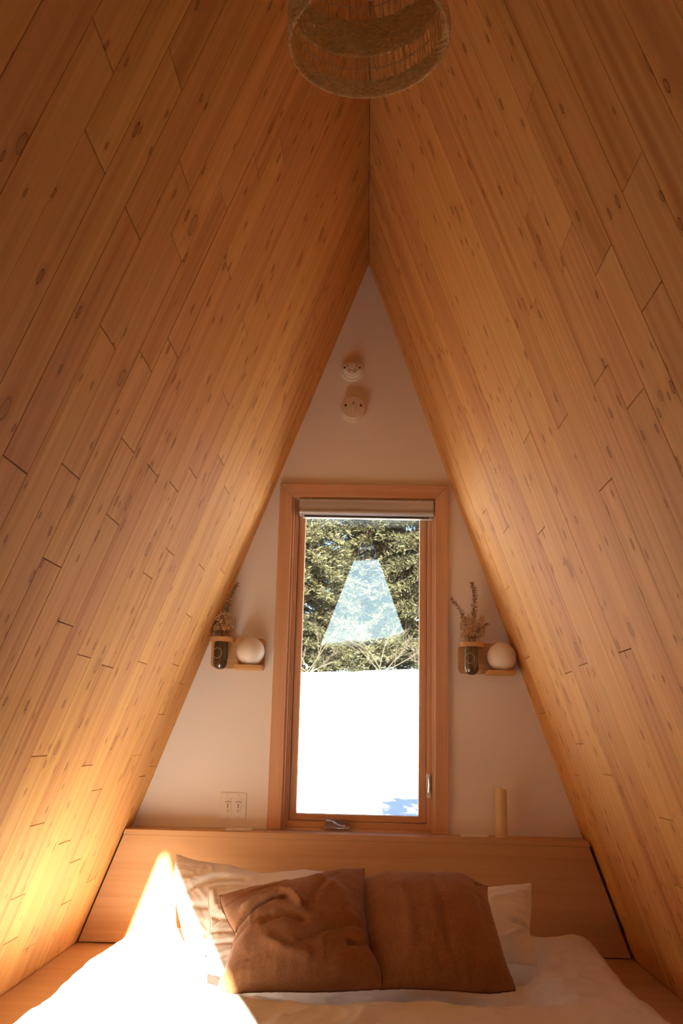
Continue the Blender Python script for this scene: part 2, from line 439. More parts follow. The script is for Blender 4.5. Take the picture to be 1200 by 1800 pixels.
prism_y(bm, [(gr0-0.03, gz), (gr0, gz), (0, ga), (0, ga-0.03/KR)], YF-0.07, YF-0.03)
prism_y(bm, [(gl0, gz), (gr0, gz), (gr0-0.02, gz+0.04), (gl0+0.02, gz+0.04)], YF-0.07, YF-0.03)
obj('frame', bm, M['firz'], fw)

bm = bmesh.new(); box(bm, -1.35, 1.35, YF-0.1, YB+0.2, ZFLOOR-0.12, ZFLOOR)
tag(obj('floor', bm, M['floor']), 'wooden floor below the sleeping platform', 'floor', kind='structure')

# ------------------------------------------------------------------ window in the back wall
win = bpy.data.objects.new('window_1', None); COL.objects.link(win); win.location = (0, YB, ZLEDGE+Z0)
tag(win, 'narrow wooden casement window centred in the white gable wall', 'window', kind='structure')
CI0, CI1, CO0, CO1, CT0, CT1 = -0.312, 0.304, -0.367, 0.360, 1.006, 1.061
cb = -0.3720
def casing(pts):
    b = bmesh.new(); prism_y(b, pts, YB-0.022, YB+0.001)
    bmesh.ops.bevel(b, geom=[e for e in b.edges], offset=0.0012, segments=1, affect='EDGES'); return b
g = 0.0004
obj('casing_side', casing([(CO0, cb), (CI0, cb), (CI0, CT0-g), (CO0, CT1-g)]), M['firz'], win)
obj('casing_side', casing([(CI1, cb), (CO1, cb), (CO1, CT1-g), (CI1, CT0-g)]), M['firz'], win)
obj('casing_head', casing([(CI0, CT0+g), (CI1, CT0+g), (CO1, CT1+g), (CO0, CT1+g)]), M['firx'], win)
bm = bmesh.new()           # jamb lining and stops
box(bm, WX0, -0.303, YB-0.004, YB+0.19, ZLEDGE, WZ1); box(bm, 0.298, WX1, YB-0.004, YB+0.19, ZLEDGE, WZ1)
box(bm, -0.303, -0.2955, YB+0.018, YB+0.16, ZLEDGE, 1.0); box(bm, 0.2935, 0.298, YB+0.018, YB+0.16, ZLEDGE, 1.0)
obj('jamb', bm, M['firz'], win)
bm = bmesh.new(); box(bm, -0.303, 0.298, YB-0.004, YB+0.19, 1.001, WZ1)
box(bm, -0.303, 0.298, YB+0.02, YB+0.19, -0.384, -0.3655, 0.001)
obj('sill', bm, M['firx'], win)
bm = bmesh.new()
box(bm, -0.2955, -0.2865, YB+0.032, YB+0.13, -0.365, 1.0, 0.001); box(bm, 0.2745, 0.2935, YB+0.032, YB+0.13, -0.365, 1.0, 0.001)
obj('frame_side', bm, M['firz'], win)
bm = bmesh.new(); box(bm, -0.2865, 0.2745, YB+0.034, YB+0.13, -0.365, -0.340, 0.001); box(bm, -0.2865, 0.2745, YB+0.034, YB+0.13, 0.975, 1.0, 0.001)
obj('frame_rail', bm, M['firx'], win)
sash = bpy.data.objects.new('sash', None); COL.objects.link(sash); sash.parent = win; sash.location = (0, 0.05, 0)
bm = bmesh.new(); box(bm, -0.2845, -0.257, YB+0.050, YB+0.105, -0.338, 0.973, 0.0015); box(bm, 0.243, 0.2725, YB+0.050, YB+0.105, -0.338, 0.973, 0.0015)
obj('stile', bm, M['firz'], sash)
bm = bmesh.new(); box(bm, -0.257, 0.243, YB+0.0505, YB+0.105, -0.338, -0.314, 0.0015); box(bm, -0.257, 0.243, YB+0.0505, YB+0.105, 0.94, 0.973, 0.0015)
obj('rail', bm, M['firx'], sash)
bm = bmesh.new(); box(bm, -0.2575, 0.2435, YB+0.070, YB+0.074, -0.3145, 0.9405); box(bm, -0.2575, 0.2435, YB+0.088, YB+0.092, -0.3145, 0.9405)
obj('pane', bm, M['coated'], sash)
# latch on the right stile
bm = bmesh.new(); box(bm, 0.2735, 0.290, YB+0.022, YB+0.034, -0.238, -0.142, 0.002); lk = obj('lock', bm, M['plastic'], win)
bm = bmesh.new(); tube(bm, [(0.2820, YB+0.022, -0.155), (0.2835, YB+0.010, -0.165), (0.2835, YB+0.006, -0.190), (0.2820, YB+0.012, -0.215)], [0.004, 0.0045, 0.004, 0.0035], 8)
obj('lever', bm, M['chrome'], lk)
# crank operator folded on the bottom rail
bm = bmesh.new(); box(bm, -0.138, -0.034, YB+0.004, YB+0.036, -0.3655, -0.3605, 0.001)
prof = [(-0.137, -0.361), (-0.035, -0.361), (-0.040, -0.336), (-0.052, -0.330), (-0.120, -0.330), (-0.132, -0.336)]
prism_y(bm, prof, YB+0.014, YB+0.036)
bmesh.ops.bevel(bm, geom=bm.edges[:], offset=0.0015, segments=2, affect='EDGES')
ck = obj('crank_housing', bm, M['chrome'], win)
bm = bmesh.new(); tube(bm, [(-0.126, YB+0.010, -0.335), (-0.112, YB+0.006, -0.338), (-0.098, YB+0.004, -0.345), (-0.085, YB+0.003, -0.352), (-0.066, YB+0.004, -0.357)], [0.005, 0.006, 0.0065, 0.006, 0.005], 8)
icos(bm, (-0.126, YB+0.010, -0.336), 0.0075, 2); icos(bm, (-0.060, YB+0.006, -0.356), 0.006, 2)
obj('crank_handle', bm, M['chrome'], ck)

# roller blind, rolled up
bl = thing('roller_blind', (0.010, YB+0.015, 0.998), 'rolled up roller blind with silver cassette at the top of the window', 'blind')
def extr_x(bm, prof, x0, x1):
    a = [bm.verts.new((x0, y, z)) for y, z in prof]; b = [bm.verts.new((x1, y, z)) for y, z in prof]; n = len(prof)
    bm.faces.new(a); bm.faces.new(b[::-1])
    for i in range(n): bm.faces.new([a[i], b[i], b[(i+1) % n], a[(i+1) % n]])
    bmesh.ops.recalc_face_normals(bm, faces=bm.faces[:])
bx0, bx1 = -0.280, 0.2985
pr = [(4.030, 0.997), (3.985, 0.997), (3.9815, 0.993)]+[(3.985-0.0035*cos(t), 0.9655-0.0275*sin(t)) for t in [-1.0, -0.6, -0.2, 0.2, 0.6]]
pr += [(3.979, 0.946), (3.9765, 0.942), (3.9765, 0.937), (3.980, 0.932), (3.992, 0.927), (4.030, 0.927)]
bm = bmesh.new(); extr_x(bm, pr, bx0, bx1); obj('cassette', bm, M['alu'], bl)
bm = bmesh.new(); box(bm, bx0+0.02, bx1-0.02, 4.001, 4.012, 0.920, 0.9275); obj('gap_strip', bm, M['dark'], bl)  # dark strip stands in for the shade in the gap below the cassette
bm = bmesh.new(); extr_x(bm, [(4.018, 0.921), (3.999, 0.921), (3.9965, 0.9185), (3.999, 0.916), (4.018, 0.916)], -0.266, 0.2945); obj('bottom_bar', bm, M['alu'], bl)
for xx in (-0.232, 0.236):
    bm = bmesh.new(); box(bm, xx-0.004, xx+0.004, 3.984, 4.004, 0.997, 1.001); obj('bracket', bm, M['plastic'], bl)

# ------------------------------------------------------------------ headboard ledge and sleeping platform
hb = thing('headboard', (0, YH, ZDECK), 'pale plywood headboard ledge running across below the window', 'headboard')
zt0 = ZLEDGE-0.020
bm = bmesh.new(); prism_y(bm, [(xl(ZDECK)+0.009, ZDECK+0.005), (xr(ZDECK)-0.013, ZDECK+0.005), (xr(zt0)-0.013, zt0-0.0006), (xl(zt0)+0.009, zt0-0.0006)], YH, YH+0.018)
obj('front_panel', bm, M['ply'], hb)
bm = bmesh.new(); prism_y(bm, [(xl(zt0)+0.007, zt0), (xr(zt0)-0.007, zt0), (xr(ZLEDGE)-0.005, ZLEDGE), (xl(ZLEDGE)+0.005, ZLEDGE)], YH-0.0005, YB-0.001)
bmesh.ops.bevel(bm, geom=bm.edges[:], offset=0.001, segments=1, affect='EDGES')
obj('ledge_top', bm, M['ply'], hb)

pf = thing('bed_platform', (0, 2.7, ZFLOOR), 'built-in plywood sleeping platform flanking the white bedding', 'bed platform')
XB0, XB1, YB0 = -0.80, 0.79, 1.72
def deck(x0, x1, y0, y1, side):
    b = bmesh.new()
    zb = ZDECK-0.02
    if side < 0: pts = [(xl(zb)+0.004, zb), (x1, zb), (x1, ZDECK), (xl(ZDECK)+0.004, ZDECK)]
    elif side > 0: pts = [(x0, zb), (xr(zb)-0.005, zb), (xr(ZDECK)-0.005, ZDECK), (x0, ZDECK)]
    else: pts = [(x0, zb), (x1, zb), (x1, ZDECK), (x0, ZDECK)]
    prism_y(b, pts, y0, y1); return b
obj('side_deck', deck(0, XB0, 1.5, YH+0.1, -1), M['ply'], pf)
obj('side_deck', deck(XB1, 0, 1.5, YH+0.1, 1), M['ply'], pf)
obj('foot_deck', deck(XB0, XB1, 1.5, YB0, 0), M['ply'], pf)
bm = bmesh.new(); box(bm, xl(ZFLOOR)+0.20, xr(ZFLOOR)-0.20, 1.52, YB-0.005, ZFLOOR, ZFLOOR+0.16)
obj('plinth', bm, M['ply'], pf)
bm = bmesh.new(); box(bm, xl(ZDECK-0.02)+0.005, xr(ZDECK-0.02)-0.005, 1.50, 1.52, ZFLOOR, ZDECK-0.02); obj('front_board', bm, M['ply'], pf)
mt = thing('mattress', (0, 2.75, ZFLOOR+0.16), 'white mattress set into the platform under the duvet', 'mattress')
bm = bmesh.new(); box(bm, XB0+0.005, XB1-0.005, YB0+0.005, YB-0.15, ZFLOOR+0.16, ZDECK-0.003, 0.03); obj('body', bm, M['white'], mt, True)

# ------------------------------------------------------------------ bedding
def fbm(p, o=4): return noise.fractal(p, 1.0, 2.0, o)
def ridged(p, o=3): 
    v = 0; a = 0.5
    for i in range(o):
        v += a*(1-abs(noise.noise(p))*2.0)**2; p = p*2.03+Vector((3.1, 1.7, 5.3)); a *= 0.5
    return v

# duvet
def duvet():
    bm = bmesh.new(); nx, ny = 230, 210
    x0, x1, y0, y1 = -0.868, 0.868, 1.62, 3.80
    top = []; 
    for j in range(ny+1):
        row = []
        for i in range(nx+1):
            u, v = i/nx, j/ny
            x = x0+(x1-x0)*u; y = y0+(y1-y0)*v
            xe0 = x0+0.010*sin(y*9.0)+0.008*noise.noise(Vector((0.3, y*3, 1)))
            xe1 = x1+0.012*sin(y*7.0+1.0)-0.035*sstep(3.1, 2.2, y)-0.05*sstep(3.72, 3.80, y)
            xx = xe0+(xe1-xe0)*u
            dl = xx-xe0; dr = xe1-xx; db = y1-y; df = y-y0
            e = min(dl, dr, df)
            rim = sqrt(max(0.0, 1-(1-min(1, e/0.085))**2)); rimb = sqrt(max(0.0, 1-(1-min(1, db/0.05))**2))
            hh = 0.085+0.012*sstep(0.35, 0.75, xx)*sstep(3.2, 3.7, y)+0.012*fbm(Vector((xx*2.1, y*2.1, 0)), 3)
            hh -= 0.018*sstep(0.55, 0.2, abs(xx-0.05))*sstep(2.7, 3.1, y)
            hh -= 0.045*sstep(2.80, 3.0, y)*sstep(0.60, 0.48, abs(xx-0.03))
            q = Vector((xx*2.6+0.6*noise.noise(Vector((xx*2, y*2, 4))), y*3.4+0.7*noise.noise(Vector((xx*2, y*2, 9))), 2.0))
            wr = 0.022*(ridged(q, 3)-0.35)+0.008*(ridged(Vector((xx*9-y*5, y*6+xx*5, 7.0)), 2)-0.3)
            z = ZDECK+0.002+(hh+wr)*rim*rimb
            row.append(bm.verts.new((xx, y, z)))
        top.append(row)
    for j in range(ny):
        for i in range(nx):
            f = bm.faces.new([top[j][i], top[j][i+1], top[j+1][i+1], top[j+1][i]]); f.smooth = True
    edge = [top[0][i] for i in range(nx+1)]+[top[j][nx] for j in range(1, ny+1)]+[top[ny][i] for i in range(nx-1, -1, -1)]+[top[j][0] for j in range(ny-1, 0, -1)]
    low = [bm.verts.new((v.co.x, v.co.y, ZDECK+0.0008)) for v in edge]
    n = len(edge)
    for i in range(n): bm.faces.new([edge[(i+1) % n], edge[i], low[i], low[(i+1) % n]])
    bm.faces.new(low[::-1])
    return bm
o = obj('duvet', duvet(), M['white']); tag(o, 'rumpled white duvet spread over the bed below the pillows', 'duvet')

def interp(poly, t):
    ds = [0]
    for a, b in zip(poly, poly[1:]): ds.append(ds[-1]+(b-a).length)
    L = ds[-1]*t
    for i in range(len(poly)-1):
        if L <= ds[i+1] or i == len(poly)-2:
            f = (L-ds[i])/max(1e-9, ds[i+1]-ds[i]); return poly[i].lerp(poly[i+1], min(1, max(0, f)))
def smooth_poly(p, it=2):
    for _ in range(it):
        q = [p[0]]
        for a, b in zip(p, p[1:]): q += [a.lerp(b, 0.25), a.lerp(b, 0.75)]
        p = q+[p[-1]]
    return p

def seg_dist(p, poly):
    best = 9
    for a, b in zip(poly, poly[1:]):
        ab = b-a; t = max(0, min(1, (p-a).dot(ab)/max(1e-12, ab.length_squared))); best = min(best, (p-(a+ab*t)).length)
    return best

def pillow(name, label, group, mat, seam_mat, ypl, zpl, lean, top, right, bottom, left, T, creases=(), wrk=0.006, seed=0, nu=110, nv=96, back=0.45, sr=0.0022, aniso=(5, 5)):
    """Stuffed pillow on a plane that leans back by `lean` degrees from level, passing through (y=ypl, z=zpl); outline as seen, in 3D on that plane."""
    nrm = Vector((0, -sin(radians(lean)), cos(radians(lean)))); p0 = Vector((0, ypl, zpl))
    conv = lambda L: smooth_poly([on_plane(u, v, p0, nrm) for u, v in L])
    t_, r_, b_, l_ = conv(top), conv(right), conv(bottom), conv(left)     # top L->R, right T->B, bottom L->R, left T->B
    tl, tr, bl_, br = t_[0], t_[-1], b_[0], b_[-1]
    cr = [([on_plane(u, v, p0, nrm) for u, v in poly], amp, wd) for poly, amp, wd in creases]
    bm = bmesh.new(); F = []; B = []
    for j in range(nv+1):
        v = j/nv; v = 0.5-0.5*cos(pi*v)*(0.55)-0.45*(0.5-v)*1.0
        v = min(1, max(0, v)); v = j/nv if j in (0, nv) else v
        fr, br_ = [], []
        for i in range(nu+1):
            u = i/nu; u = u if i in (0, nu) else 0.5-0.5*cos(pi*u)*(0.55)-0.45*(0.5-u)
            A = interp(b_, u).lerp(interp(t_, u), v); C = interp(l_, 1-v).lerp(interp(r_, 1-v), u)
            Dd = (bl_.lerp(br, u)).lerp(tl.lerp(tr, u), v)
            P = A+C-Dd
            edge = 4*u*(1-u)*4*v*(1-v)
            prof = (max(0, edge))**0.52
            a = Vector((u*aniso[0], v*aniso[1], seed*7.3))
            ww = wrk*(ridged(a+0.5*Vector((noise.noise(a), noise.noise(a+Vector((5, 5, 5))), 0)), 3)-0.35)*min(1, edge*4)
            # gathers running in from the seams
            ga_ = 0.0
            for dd, along in ((v, u), (1-v, u), (u, v), (1-u, v)):
                ga_ += exp(-dd/0.10)*(noise.noise(Vector((along*16, dd*2, seed+3.3)))+0.5*noise.noise(Vector((along*34, dd*3, seed+8.3))))
            ww += wrk*0.75*ga_*min(1, edge*9)
            for poly, amp, wd in cr:
                d = seg_dist(P, poly); ww += 1.3*amp*exp(-(d/wd)**2)*min(1, edge*12+0.15)
            fr.append(P+nrm*(T*(1-back)*prof+ww))
            br_.append(P-nrm*(T*back*prof))
        F.append(fr); B.append(br_)
    vf = [[bm.verts.new(p) for p in r] for r in F]
    vb = [[vf[j][i] if i in (0, nu) or j in (0, nv) else bm.verts.new(B[j][i]) for i in range(nu+1)] for j in range(nv+1)]
    for j in range(nv):
        for i in range(nu):
            f = bm.faces.new([vf[j][i], vf[j][i+1], vf[j+1][i+1], vf[j+1][i]]); f.smooth = True
            try:
                f = bm.faces.new([vb[j+1][i], vb[j+1][i+1], vb[j][i+1], vb[j][i]]); f.smooth = True
            except ValueError: pass
    loop = [F[0][i] for i in range(nu+1)]+[F[j][nu] for j in range(1, nv+1)]+[F[nv][i] for i in range(nu-1, -1, -1)]+[F[j][0] for j in range(nv-1, 0, -1)]
    rt = thing(name, ((bl_+br)/2)[:], label, 'pillow', group)
    obj('cover', bm, mat, rt)
    bm = bmesh.new()
    lp = [p+Vector((0.0015*noise.noise(p*60), 0.001*noise.noise(p*50+Vector((9, 9, 9))), 0.0015*noise.noise(p*70))) for p in loop[::2]]
    tube(bm, lp, sr, 6, closed=True); obj('seam', bm, seam_mat, rt)
    return rt

pillow('pillow', 'white pillow standing against the headboard, rearmost on the left', None, M['white'], M['seam_white'], 3.42, -0.69, 38,
       [(310, 1502), (343, 1514), (407, 1524), (438, 1534), (467, 1540), (502, 1535), (533, 1532), (574, 1535), (640, 1550)],
       [(640, 1550), (652, 1590), (655, 1640), (650, 1690)],
       [(330, 1668), (400, 1690), (500, 1695), (580, 1692), (650, 1690)],
       [(310, 1502), (307, 1535), (308, 1576), (318, 1625), (330, 1668)], 0.13, wrk=0.008, seed=1, aniso=(7, 4),
       creases=[([(330, 1575), (380, 1560), (430, 1565)], -0.010, 0.015), ([(320, 1600), (370, 1612), (420, 1600)], -0.008, 0.012)])
pillow('pillow', 'white pillow with a knotted gathered edge right behind the left brown cushion', None, M['white'], M['seam_white'], 3.02, -0.700, 31,
       [(365.5, 1560), (391, 1555.6), (438, 1559), (486, 1560), (550, 1562), (630, 1566)],
       [(630, 1566), (640, 1600), (640, 1650), (645, 1715)],
       [(366, 1711), (420, 1722), (500, 1722), (580, 1720), (645, 1715)],
       [(365.5, 1560), (367, 1590), (371, 1630), (366, 1677), (366, 1711)], 0.09, back=0.35, wrk=0.008, seed=4, aniso=(4, 9),
       creases=[([(366, 1640), (390, 1650), (412, 1655)], -0.008, 0.007), ([(364, 1662), (390, 1668), (408, 1672)], -0.008, 0.006), ([(368, 1612), (385, 1625), (405, 1632)], -0.006, 0.006), ([(366, 1688), (385, 1690), (400, 1688)], -0.007, 0.006), ([(372, 1570), (378, 1600), (395, 1625)], 0.006, 0.010)])
pillow('pillow', 'white pillow with a folded corner peeking out behind the right brown cushion', None, M['white'], M['seam_white'], 3.25, -0.705, 33,
       [(660, 1575), (760, 1572), (853, 1565), (898, 1558), (933, 1553)],
       [(933, 1553), (933, 1598), (929, 1630), (931, 1643), (945, 1684), (943, 1697)],
       [(670, 1690), (760, 1692), (850, 1690), (892, 1692), (917, 1695), (943, 1697)],
       [(660, 1575), (660, 1620), (665, 1650), (670, 1690)], 0.12, wrk=0.006, seed=8, aniso=(6, 5),
       creases=[([(900, 1634), (917, 1634), (932, 1638)], -0.022, 0.006), ([(890, 1664), (902, 1655), (922, 1645)], 0.008, 0.009), ([(868, 1600), (900, 1585), (925, 1575)], 0.006, 0.015)])
pillow('cushion', 'creased brown linen cushion with a folded dent, left of the brown pair', None, M['brown'], M['seam'], 2.86, -0.690, 34,
       [(386, 1574.5), (438, 1567), (502, 1559), (559, 1546), (597, 1532), (639, 1527)],
       [(639, 1527), (639, 1582), (643, 1624), (649, 1655), (648, 1670), (662, 1690), (670, 1706), (671, 1738)],
       [(383, 1747), (407, 1747), (470, 1742), (565, 1744), (620, 1741), (671, 1738)],
       [(386, 1574.5), (389, 1592), (402, 1624), (415, 1643), (409, 1658), (406, 1677), (394, 1709), (383, 1731), (383, 1747)], 0.15, back=0.30, wrk=0.006, seed=12, aniso=(4, 4),
       creases=[([(416, 1643), (432, 1635), (457, 1624), (483, 1618), (500, 1621)], -0.026, 0.0062),
                ([(432, 1622), (465, 1611), (492, 1603), (514, 1613), (528, 1634)], 0.013, 0.013),
                ([(410, 1668), (440, 1652), (475, 1646)], -0.007, 0.009), ([(470, 1655), (500, 1650), (530, 1662)], -0.012, 0.016),
                ([(530, 1690), (580, 1672), (628, 1650)], -0.007, 0.012), ([(648, 1668), (630, 1682), (612, 1686)], -0.010, 0.007),
                ([(470, 1690), (500, 1705), (540, 1712)], 0.006, 0.014), ([(395, 1600), (430, 1596), (490, 1585)], -0.005, 0.008),
                ([(560, 1570), (600, 1600), (615, 1640)], 0.007, 0.018), ([(590, 1560), (560, 1600), (545, 1640)], -0.005, 0.012)])
pillow('cushion', 'smoother brown linen cushion, right of the brown pair', None, M['brown'], M['seam'], 2.885, -0.690, 34,
       [(632, 1546), (682, 1537), (733, 1544.5), (790, 1541), (815, 1543), (838, 1553), (856, 1558)],
       [(856, 1558), (855, 1576), (863, 1605), (869, 1627), (879, 1662), (888, 1693), (901, 1725), (905, 1741)],
       [(668, 1740), (695, 1737), (727, 1738), (777, 1740), (822, 1743), (860, 1747), (905, 1741)],
       [(632, 1546), (636, 1600), (641, 1655), (660, 1695), (668, 1740)], 0.15, back=0.30, wrk=0.006, seed=17, aniso=(4, 3),
       creases=[([(835, 1575), (845, 1563), (856, 1560)], -0.008, 0.005), ([(700, 1590), (715, 1640), (720, 1700)], 0.005, 0.02),
                ([(760, 1575), (775, 1640), (790, 1700)], -0.004, 0.014), ([(840, 1600), (850, 1650), (872, 1710)], -0.004, 0.012)])

# ------------------------------------------------------------------ wall fittings
def wallbox(x0, x1, d, z0, z1, b=0.001):
    bm = bmesh.new(); box(bm, x0, x1, YB-d, YB, z0, z1, b); return bm
sd = thing('smoke_detector', (-0.066, YB, 1.596), 'white round smoke detector with slotted centre high under the apex', 'smoke detector')
c = (-0.066, YB, 1.596)
bm = bmesh.new(); lathe(bm, [(0, 0.012), (0.050, 0.012), (0.0525, 0.009), (0.0525, 0.0)][::-1], 48, c, 'Y'); obj('base', bm, M['plastic'], sd)
bm = bmesh.new(); lathe(bm, [(0.044, 0.010), (0.043, 0.026), (0.040, 0.031), (0.030, 0.034), (0.024, 0.041), (0.0, 0.043)], 48, c, 'Y'); obj('dome', bm, M['plastic'], sd)
bm = bmesh.new()
for a0, a1, r, h in ((200, 262, 0.0165, 0.0420), (278, 340, 0.0165, 0.0420), (205, 262, 0.0245, 0.0402), (278, 335, 0.0245, 0.0402), (150, 185, 0.021, 0.0412), (-5, 30, 0.021, 0.0412)):
    tube(bm, [(c[0]+r*cos(radians(t)), YB-h, c[2]+r*sin(radians(t))) for t in [a0+(a1-a0)*k/8 for k in range(9)]], 0.0013, 6)
obj('slot', bm, M['slot'], sd)
for sx in (-1, 1):
    bm = bmesh.new(); box(bm, c[0]+sx*0.034-0.004, c[0]+sx*0.034+0.004, YB-0.0345, YB-0.030, c[2]-0.003, c[2]+0.005, 0.001)
    obj('vent_notch', bm, M['slot'], sd)
c2 = (-0.057, YB, 1.411)
ad = thing('carbon_monoxide_alarm', c2, 'cream round alarm with small square vents, below the white smoke detector', 'alarm')
bm = bmesh.new(); lathe(bm, [(0.059, 0.0), (0.059, 0.012), (0.057, 0.014), (0.054, 0.014), (0.054, 0.034), (0.050, 0.040), (0.0, 0.043)], 56, c2, 'Y'); obj('body', bm, M['plastic_aged'], ad)
for sx, sz in ((-0.034, 0.006), (0.034, 0.006), (0.0, 0.018)):
    bm = bmesh.new(); q = 0.0045 if sx else 0.0018; box(bm, c2[0]+sx-q, c2[0]+sx+q, YB-0.0435, YB-0.038, c2[2]+sz-0.005, c2[2]+sz+0.005, 0.001)
    obj('vent', bm, M['slot'], ad)
bm = bmesh.new(); lathe(bm, [(0.010, 0.041), (0.010, 0.046), (0.0, 0.047)], 24, (c2[0], YB, c2[2]), 'Y'); box(bm, c2[0]-0.0095, c2[0]+0.0095, YB-0.0455, YB-0.040, c2[2]-0.026, c2[2]-0.002, 0.002); obj('test_button', bm, M['plastic_aged'], ad)

sw = thing('light_switch', (-0.508, YB, -0.336), 'white double dimmer switch plate on the wall left of the window', 'light switch')
sx0, sx1, sz0, sz1 = -0.562, -0.455, -0.338, -0.235
obj('cover_plate', wallbox(sx0, sx1, 0.006, sz0, sz1, 0.002), M['plastic'], sw)
for k in (-1, 1):
    cx_ = (sx0+sx1)/2+k*0.021; cz_ = (sz0+sz1)/2
    dm = obj('dimmer', (lambda b: box(b, cx_-0.0135, cx_+0.0135, YB-0.0095, YB-0.005, cz_-0.029, cz_+0.029, 0.001))(bmesh.new()), M['plastic'], sw)
    bm = bmesh.new(); box(bm, cx_-0.0012, cx_+0.0012, YB-0.0102, YB-0.009, cz_-0.007, cz_+0.010)
    tube(bm, [(cx_+0.0115*cos(radians(t)), YB-0.0098, cz_+0.010+0.008*sin(radians(t))) for t in range(25, 156, 13)], 0.0011, 6)
    obj('dial_mark', bm, M['slot'], dm)
    bm = bmesh.new(); lathe(bm, [(0.0052, 0.009), (0.0050, 0.014), (0.0, 0.0145)], 16, (cx_-k*0.001, YB, cz_-0.019), 'Y'); obj('knob', bm, M['plastic_aged'], dm)
for k in (-1, 1):
    for zz in (-0.043, 0.043):
        bm = bmesh.new(); lathe(bm, [(0.0026, 0.006), (0.0022, 0.0072), (0, 0.0074)], 10, ((sx0+sx1)/2+k*0.021, YB, (sz0+sz1)/2+zz), 'Y')
        obj('screw', bm, M['plastic_aged'], sw)

# sconces: a wooden plate with a ring for a hanging vase and a shelf carrying a globe
def sconce():
    r = thing('wall_sconce', (-0.515, YB, 0.262), '', 'wall lamp')
    bm = bmesh.new(); xa, xb, za, zb, rr = -0.629, -0.404, 0.262, 0.3875, 0.022
    pts = [(xb, za), (xb, zb)]
    pts = [(xa+rr+rr*cos(radians(t)), za+rr+rr*sin(radians(t))) for t in range(180, 271, 15)]+[(xb-0.004, za), (xb, za+0.004), (xb, zb-0.010), (xb-0.010, zb)]+[(xa+rr+rr*cos(radians(t)), zb-rr+rr*sin(radians(t))) for t in range(90, 181, 15)]
    prism_y(bm, pts, YB-0.016, YB-0.0005); obj('back_plate', bm, M['oak'], r)
    # ring: a rounded tongue with a hole
    jx, jy, R0, R1 = -0.579, YB-0.075, 0.034, 0.046
    bm = bmesh.new(); n = 28; z0_, z1_ = 0.366, 0.384
    outer = [(jx+R1+0.004, YB-0.016), (jx+R1+0.004, jy)]
    O = []; I = []
    for k in range(n):
        a = 2*pi*k/n; ca, sa = cos(a), sin(a)
        if sa > 0:
            s = min((R1+0.004)/max(1e-6, abs(ca)), (YB-0.016-jy)/max(1e-6, sa)); O.append((jx+ca*s, jy+sa*s))
        else: O.append((jx+(R1+0.004)*ca, jy+(R1+0.002)*sa))
        I.append((jx+R0*ca, jy+R0*sa))
    vo = [[bm.verts.new((x, y, z)) for x, y in O] for z in (z0_, z1_)]; vi = [[bm.verts.new((x, y, z)) for x, y in I] for z in (z0_, z1_)]
    for k in range(n):
        k2 = (k+1) % n
        bm.faces.new([vo[1][k], vo[1][k2], vi[1][k2], vi[1][k]]); bm.faces.new([vo[0][k2], vo[0][k], vi[0][k], vi[0][k2]])
        bm.faces.new([vo[0][k], vo[0][k2], vo[1][k2], vo[1][k]]); bm.faces.new([vi[0][k2], vi[0][k], vi[1][k], vi[1][k2]])
    obj('vase_ring', bm, M['oak'], r)
    bm = bmesh.new(); box(bm, -0.519, -0.405, YB-0.118, YB-0.016, 0.256, 0.2725, 0.0015); obj('shelf', bm, M['oak'], r)
    gl = obj('globe', lathe(bmesh.new(), [(0.0583*sin(pi*t/24), -0.0583*cos(pi*t/24)) for t in range(25)], 40, (-0.4575, YB-0.0775, 0.3285)), M['globe'], r)
    bm = bmesh.new(); lathe(bm, [(0.0, 0.0), (0.024, 0.0), (0.024, 0.006), (0.0, 0.006)], 24, (-0.4575, YB-0.0775, 0.2725)); obj('fitter', bm, M['socket'], r)
    v = thing('glass_vase', (-0.580, YB-0.075, 0.252), '', 'vase')
    pr = [(0.0, 0.0), (0.012, 0.001), (0.022, 0.006), (0.0285, 0.015), (0.031, 0.028), (0.031, 0.120), (0.0315, 0.134), (0.0365, 0.137), (0.0365, 0.140), (0.0300, 0.140)]
    obj('glass', lathe(bmesh.new(), pr, 36, (-0.580, YB-0.075, 0.252)), M['jar'], v)
    rg = random.Random(5); bm = bmesh.new()
    pf_ = [(0.0, 0.002), (0.012, 0.003), (0.0215, 0.008), (0.0275, 0.017), (0.0295, 0.030), (0.0290, 0.060), (0.0285, 0.090), (0.027, 0.110), (0.016, 0.122), (0.0, 0.125)]
    lathe(bm, pf_, 30, (-0.580, YB-0.075, 0.252))
    for q in bm.verts:
        k = noise.noise(q.co*90); d = Vector((q.co.x+0.580, q.co.y-(YB-0.075), 0))
        if d.length > 1e-4: q.co -= d.normalized()*max(0, k)*0.006
    obj('dark_filling', bm, M['peat'], v)
    bm = bmesh.new(); cx_, cz_ = -0.590, 0.318
    pts = []
    for t in range(32):
        a = 2*pi*t/32; x = cx_+0.0185*cos(a); z = cz_+0.0205*sin(a); dx = x+0.580
        pts.append((x, YB-0.075-sqrt(max(1e-6, 0.0330**2-dx*dx)), z))
    tube(bm, pts, 0.0012, 6, closed=True); obj('twine_loop', bm, M['twine'], v)
    return r, v
s1, v1 = sconce()
s2 = copy_tree(s1); s2.location.x += 1.029; s2.location.z += 0.000
v2 = copy_tree(v1); v2.location.x += 1.029
tag(s1, 'oak wall lamp with opal globe and vase ring, left of the window', 'wall lamp')
tag(s2, 'oak wall lamp with opal globe and vase ring, right of the window', 'wall lamp')
tag(v1, 'clear glass tube vase with dark filling hanging in the left wall lamp', 'vase')
tag(v2, 'clear glass tube vase with dark filling hanging in the right wall lamp', 'vase')

